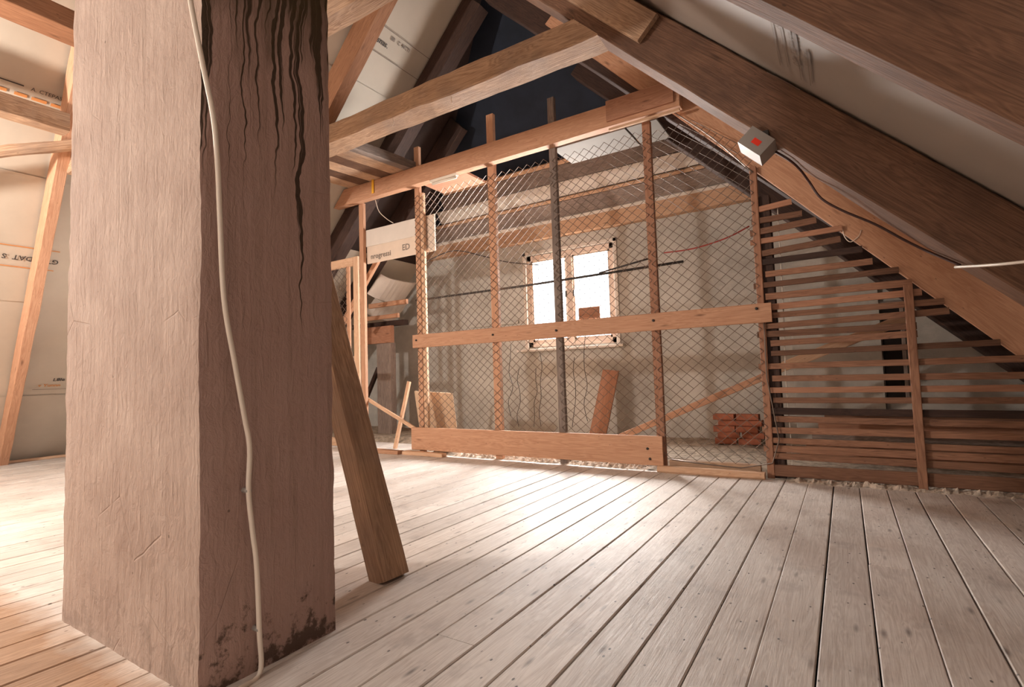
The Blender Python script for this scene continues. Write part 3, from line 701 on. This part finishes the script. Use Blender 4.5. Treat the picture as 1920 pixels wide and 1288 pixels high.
# dark hatch in the wall behind the slats
hd = tag(empty('wall_hatch', (.45, 7.47, .55)), 'narrow dark hatch in the wall behind the slats', 'hatch')
bar('opening', .385, .56, 7.47, 7.498, .58, 1.68, M_SUB, hd); bar('frame', .56, .60, 7.455, 7.498, .55, 1.7, W_GREY, hd); bar('frame', .36, .60, 7.455, 7.498, 1.68, 1.72, W_GREY, hd)
# boards stacked behind the slats
for i, (y, z) in enumerate(((6.3, .06), (6.32, .15), (6.28, .24), (6.33, .33), (6.3, .42))):
    tag(bar('stacked_board', -.45 + .06 * i, 1.42, y - .1, y + .1, z, z + .075, (W_RED, W_SLAT, W_GREY, W_RED, W_SLAT)[i], None, .003), 'long board in the low stack behind the brown slats', 'board', 'boards stacked behind the slats')
# bricks
brick_me = None
rb = random.Random(5)
for r in range(5):
    for c in range(2):
        cx = -1.32 + c * .262 + (.06 if r % 2 else 0) + rb.uniform(-.02, .02)
        if brick_me is None:
            vs, fs = beam_data(.25, .12, .072, .004, .006, 3, 2); fs = [tuple(reversed(f)) for f in fs]
            brick_me = bpy.data.meshes.new('brick'); brick_me.from_pydata(vs, [], fs); brick_me.update(); brick_me.materials.append(M_BRICK)
        o = bpy.data.objects.new('brick', brick_me); COL.objects.link(o)
        o.matrix_basis = Matrix.Translation((cx, 7.0 + rb.uniform(-.02, .02), (.095 + .0745 * r))) @ Matrix.Rotation(rb.uniform(-.1, .1), 4, 'Z')
        tag(o, 'red brick in the small pile against the end wall', 'brick', 'bricks piled behind the mesh')
# rods, cables and wires
tag(tube('steel_rod', [(-4.95, 5.36, 2.07), (-3.2, 5.36, 2.065), (-1.32, 5.36, 2.09)], .014, M_ROD, None, 8, 1), 'long dark rod running level behind the mesh across the window', 'rod')
tag(tube('thin_rod', [(-2.25, 5.40, 2.10), (-1.62, 5.40, 2.19)], .010, M_ROD, None, 8, 1), 'short thin rod above the long dark rod behind the mesh', 'rod')
tag(tube('black_cable', [at_y(u, v, 5.6) for u, v in ((800, 490), (850, 470), (905, 480), (950, 491), (1010, 497))], .007, M_WIRE_DK), 'thin black cable drooping towards the window behind the mesh', 'cable')
tag(tube('red_cable', [at_y(u, v, 6.3) for u, v in ((1245, 474), (1300, 466), (1360, 447), (1405, 424))], .008, M_CABLE_RED), 'red cable strung behind the mesh right of the window', 'cable')
wr = random.Random(9)
for (u, v0, v1) in ((958, 645, 780), (974, 690, 800), (1005, 690, 800), (1012, 660, 800), (1077, 670, 800), (1098, 625, 790)):
    pts = [at_y(u + wr.uniform(-5, 5) * (0 if t == 0 else 1), v0 + (v1 - v0) * t / 5, 5.33) for t in range(6)]
    tag(tube('hanging_wire', pts, .0035, M_WIRE_DK, None, 5, 4), 'thin dark wire dangling behind the lower mesh below the window', 'wire', 'wires dangling behind the mesh')
tag(tube('ceiling_cable', [(-5.62, 5.27, 3.60), (-5.55, 5.27, 3.42), (-5.4, 5.275, 3.28), (-5.28, 5.28, 3.2)], .005, M_WHITEPL), 'thin white cable from the partition beam to the white printed board', 'cable')
# loft boards above the opening
rl = random.Random(4)
for i in range(5):
    x0 = -6.02 + i * .222
    ya = 4.265 if i < 2 else 3.62; zf = lambda y: 3.742 + (y - 3.83) * .0645 + .016        # boards rise from the collar beam to the partition beam
    tag(beam('loft_board', (x0 + .108, ya, zf(ya) + .004 * (i % 2)), (x0 + .108, 5.29, zf(5.29) + .004 * (i % 2)), .216, .032, W_RAFT if i % 2 else W_OLD, None, (0, 0, 1), .004), 'old board laid across the collar beam and partition beam', 'board', 'boards laid over the beams beside the chimney')
tag(beam('loft_joist', (-4.85, 3.60, zf(3.60) + .045), (-4.85, 5.238, zf(5.238) + .045), .115, .12, W_GREY, None, (0, 0, 1), .006), 'squared grey joist at the edge of the boards over the beams', 'joist')
# white panels on top of partition beam
for x0, x1 in ((-2.72, -1.85), (-1.83, -1.5)):
    tag(bar('plasterboard_sheet', x0, x1, 5.30, 5.82, 3.60, 3.625, M_PLASTERB), 'flat white panel behind the end plate of the partition beam' if x0 > -2 else 'flat white panel behind the knotty middle of the partition beam', 'panel')
tag(bar('soffit_board', -4.70, -3.98, 5.30, 5.72, 3.62, 3.65, W_RED, None, .004), 'wooden board lying behind the partition beam at the tube lamp', 'board')
tl = tag(empty('tube_lamp', (-4.25, 5.17, 3.54)), 'small white tube lamp under the partition beam', 'lamp')
bar('housing', -4.46, -4.02, 5.135, 5.195, 3.555, 3.59, M_WHITEPL, tl); tube('tube', [(-4.44, 5.165, 3.54), (-4.04, 5.165, 3.54)], .017, M_WHITEPL, tl, 10, 1)
yt = tag(empty('cable_tag', (-5.5, 5.1, 3.6)), 'yellow plastic strip hanging over the partition beam', 'strip')
bar('strip', -5.52, -5.475, 5.103, 5.113, 3.63, 3.84, M_YEL, yt); bar('hook', -5.505, -5.49, 5.10, 5.14, 3.835, 3.845, M_CABLE_BR, yt)
# lamp box on the rafter
def lamp_box():
    u = Vector((-1, 0, 1)).normalized(); n = -NR; c = Vector((-.345, 3.56, 0)); c.z = CU - c.x
    lb = tag(empty('floodlight', c), 'grey floodlight box with red sticker under the heavy brown rafter', 'floodlight')
    def P(a, b, d): return c + u * a + Vector((0, 1, 0)) * b + n * d
    # housing: body tapering to the glass
    vs = [P(a * .085, b, d) for a, b, d in ((-1, -.04, -.005), (1, -.04, -.005), (1, .15, -.005), (-1, .15, -.005))] + [P(a * .085, b, d) for a, b, d in ((-1, -.06, .12), (1, -.06, .12), (1, .11, .13), (-1, .11, .13))]
    fs = [(0, 3, 2, 1), (4, 5, 6, 7), (0, 1, 5, 4), (1, 2, 6, 5), (2, 3, 7, 6), (3, 0, 4, 7)]
    mesh('housing', vs, fs, M_LAMP, lb)
    vs = [P(.0865, b, d) for b, d in ((-.04, .015), (-.05, .112), (.10, .115), (.135, .015))]
    mesh('glass', vs, [(0, 1, 2, 3)], M_GLASSW, lb)
    vs = [P(a, -.052 - .0016, d) for a, d in ((-.03, .05), (.015, .05), (.015, .085), (-.03, .085))]
    vs = [P(a, -.04 - .02 * (d + .005) / .125 - .0015, d) for a, d in ((-.035, .045), (.02, .045), (.02, .08), (-.035, .08))]
    mesh('sticker', vs, [(0, 1, 2, 3)], M_RED, lb)
    bar('bracket', c.x - .03, c.x + .03, 3.535, 3.572, c.z - .05, c.z + .02, M_ROD, lb)
lamp_box()
cpts = [at_plane(u, v, (CU - .022, 0, 0), (1, 0, 1)) for u, v in ((1452, 283), (1480, 300), (1500, 318))] + [at_y(u, v, 3.845) for u, v in ((1518, 342), (1540, 372), (1580, 395), (1640, 420), (1690, 447))] + [at_plane(u, v, (CU - .022, 0, 0), (1, 0, 1)) for u, v in ((1728, 466), (1760, 480), (1800, 497))]
tag(tube('lamp_cable', cpts, .008, M_CABLE_BR, None, 6, 5), 'dark brown cable from the floodlight along the heavy rafter', 'cable')
e0 = cpts[-1]
tag(tube('white_cable', [e0 + Vector((-.02, -.0, -.008)), at_y(1840, 498, 3.5), at_y(1880, 495, 3.35), at_y(1940, 488, 3.2), at_y(2050, 470, 3.0)], .008, M_WHITEPL, None, 6, 5), 'white cable joining the dark cable on the heavy rafter', 'cable')
# loose ends of twine
for nm, pts, lab in (('twine', [(-4.0 + .42, 3.60, 3.53), (-3.575, 3.60, 3.49), (-3.59, 3.60, 3.46)], 'short twine end hanging from the knot of the hewn collar beam'),
                     ('twine', [(-2.86, 3.62, 3.53), (-2.865, 3.62, 3.50), (-2.855, 3.62, 3.47)], 'tiny twine end below the middle of the hewn collar beam'),
                     ('twine', [(.05, 5.285, 2.16), (.06, 5.28, 2.09), (.10, 5.28, 2.04), (.16, 5.28, 2.08), (.18, 5.285, 2.13)], 'frayed twine loop tied to the long orange board')):
    tag(tube(nm, pts, .004, M_CARD, None, 5, 4), lab, 'twine')
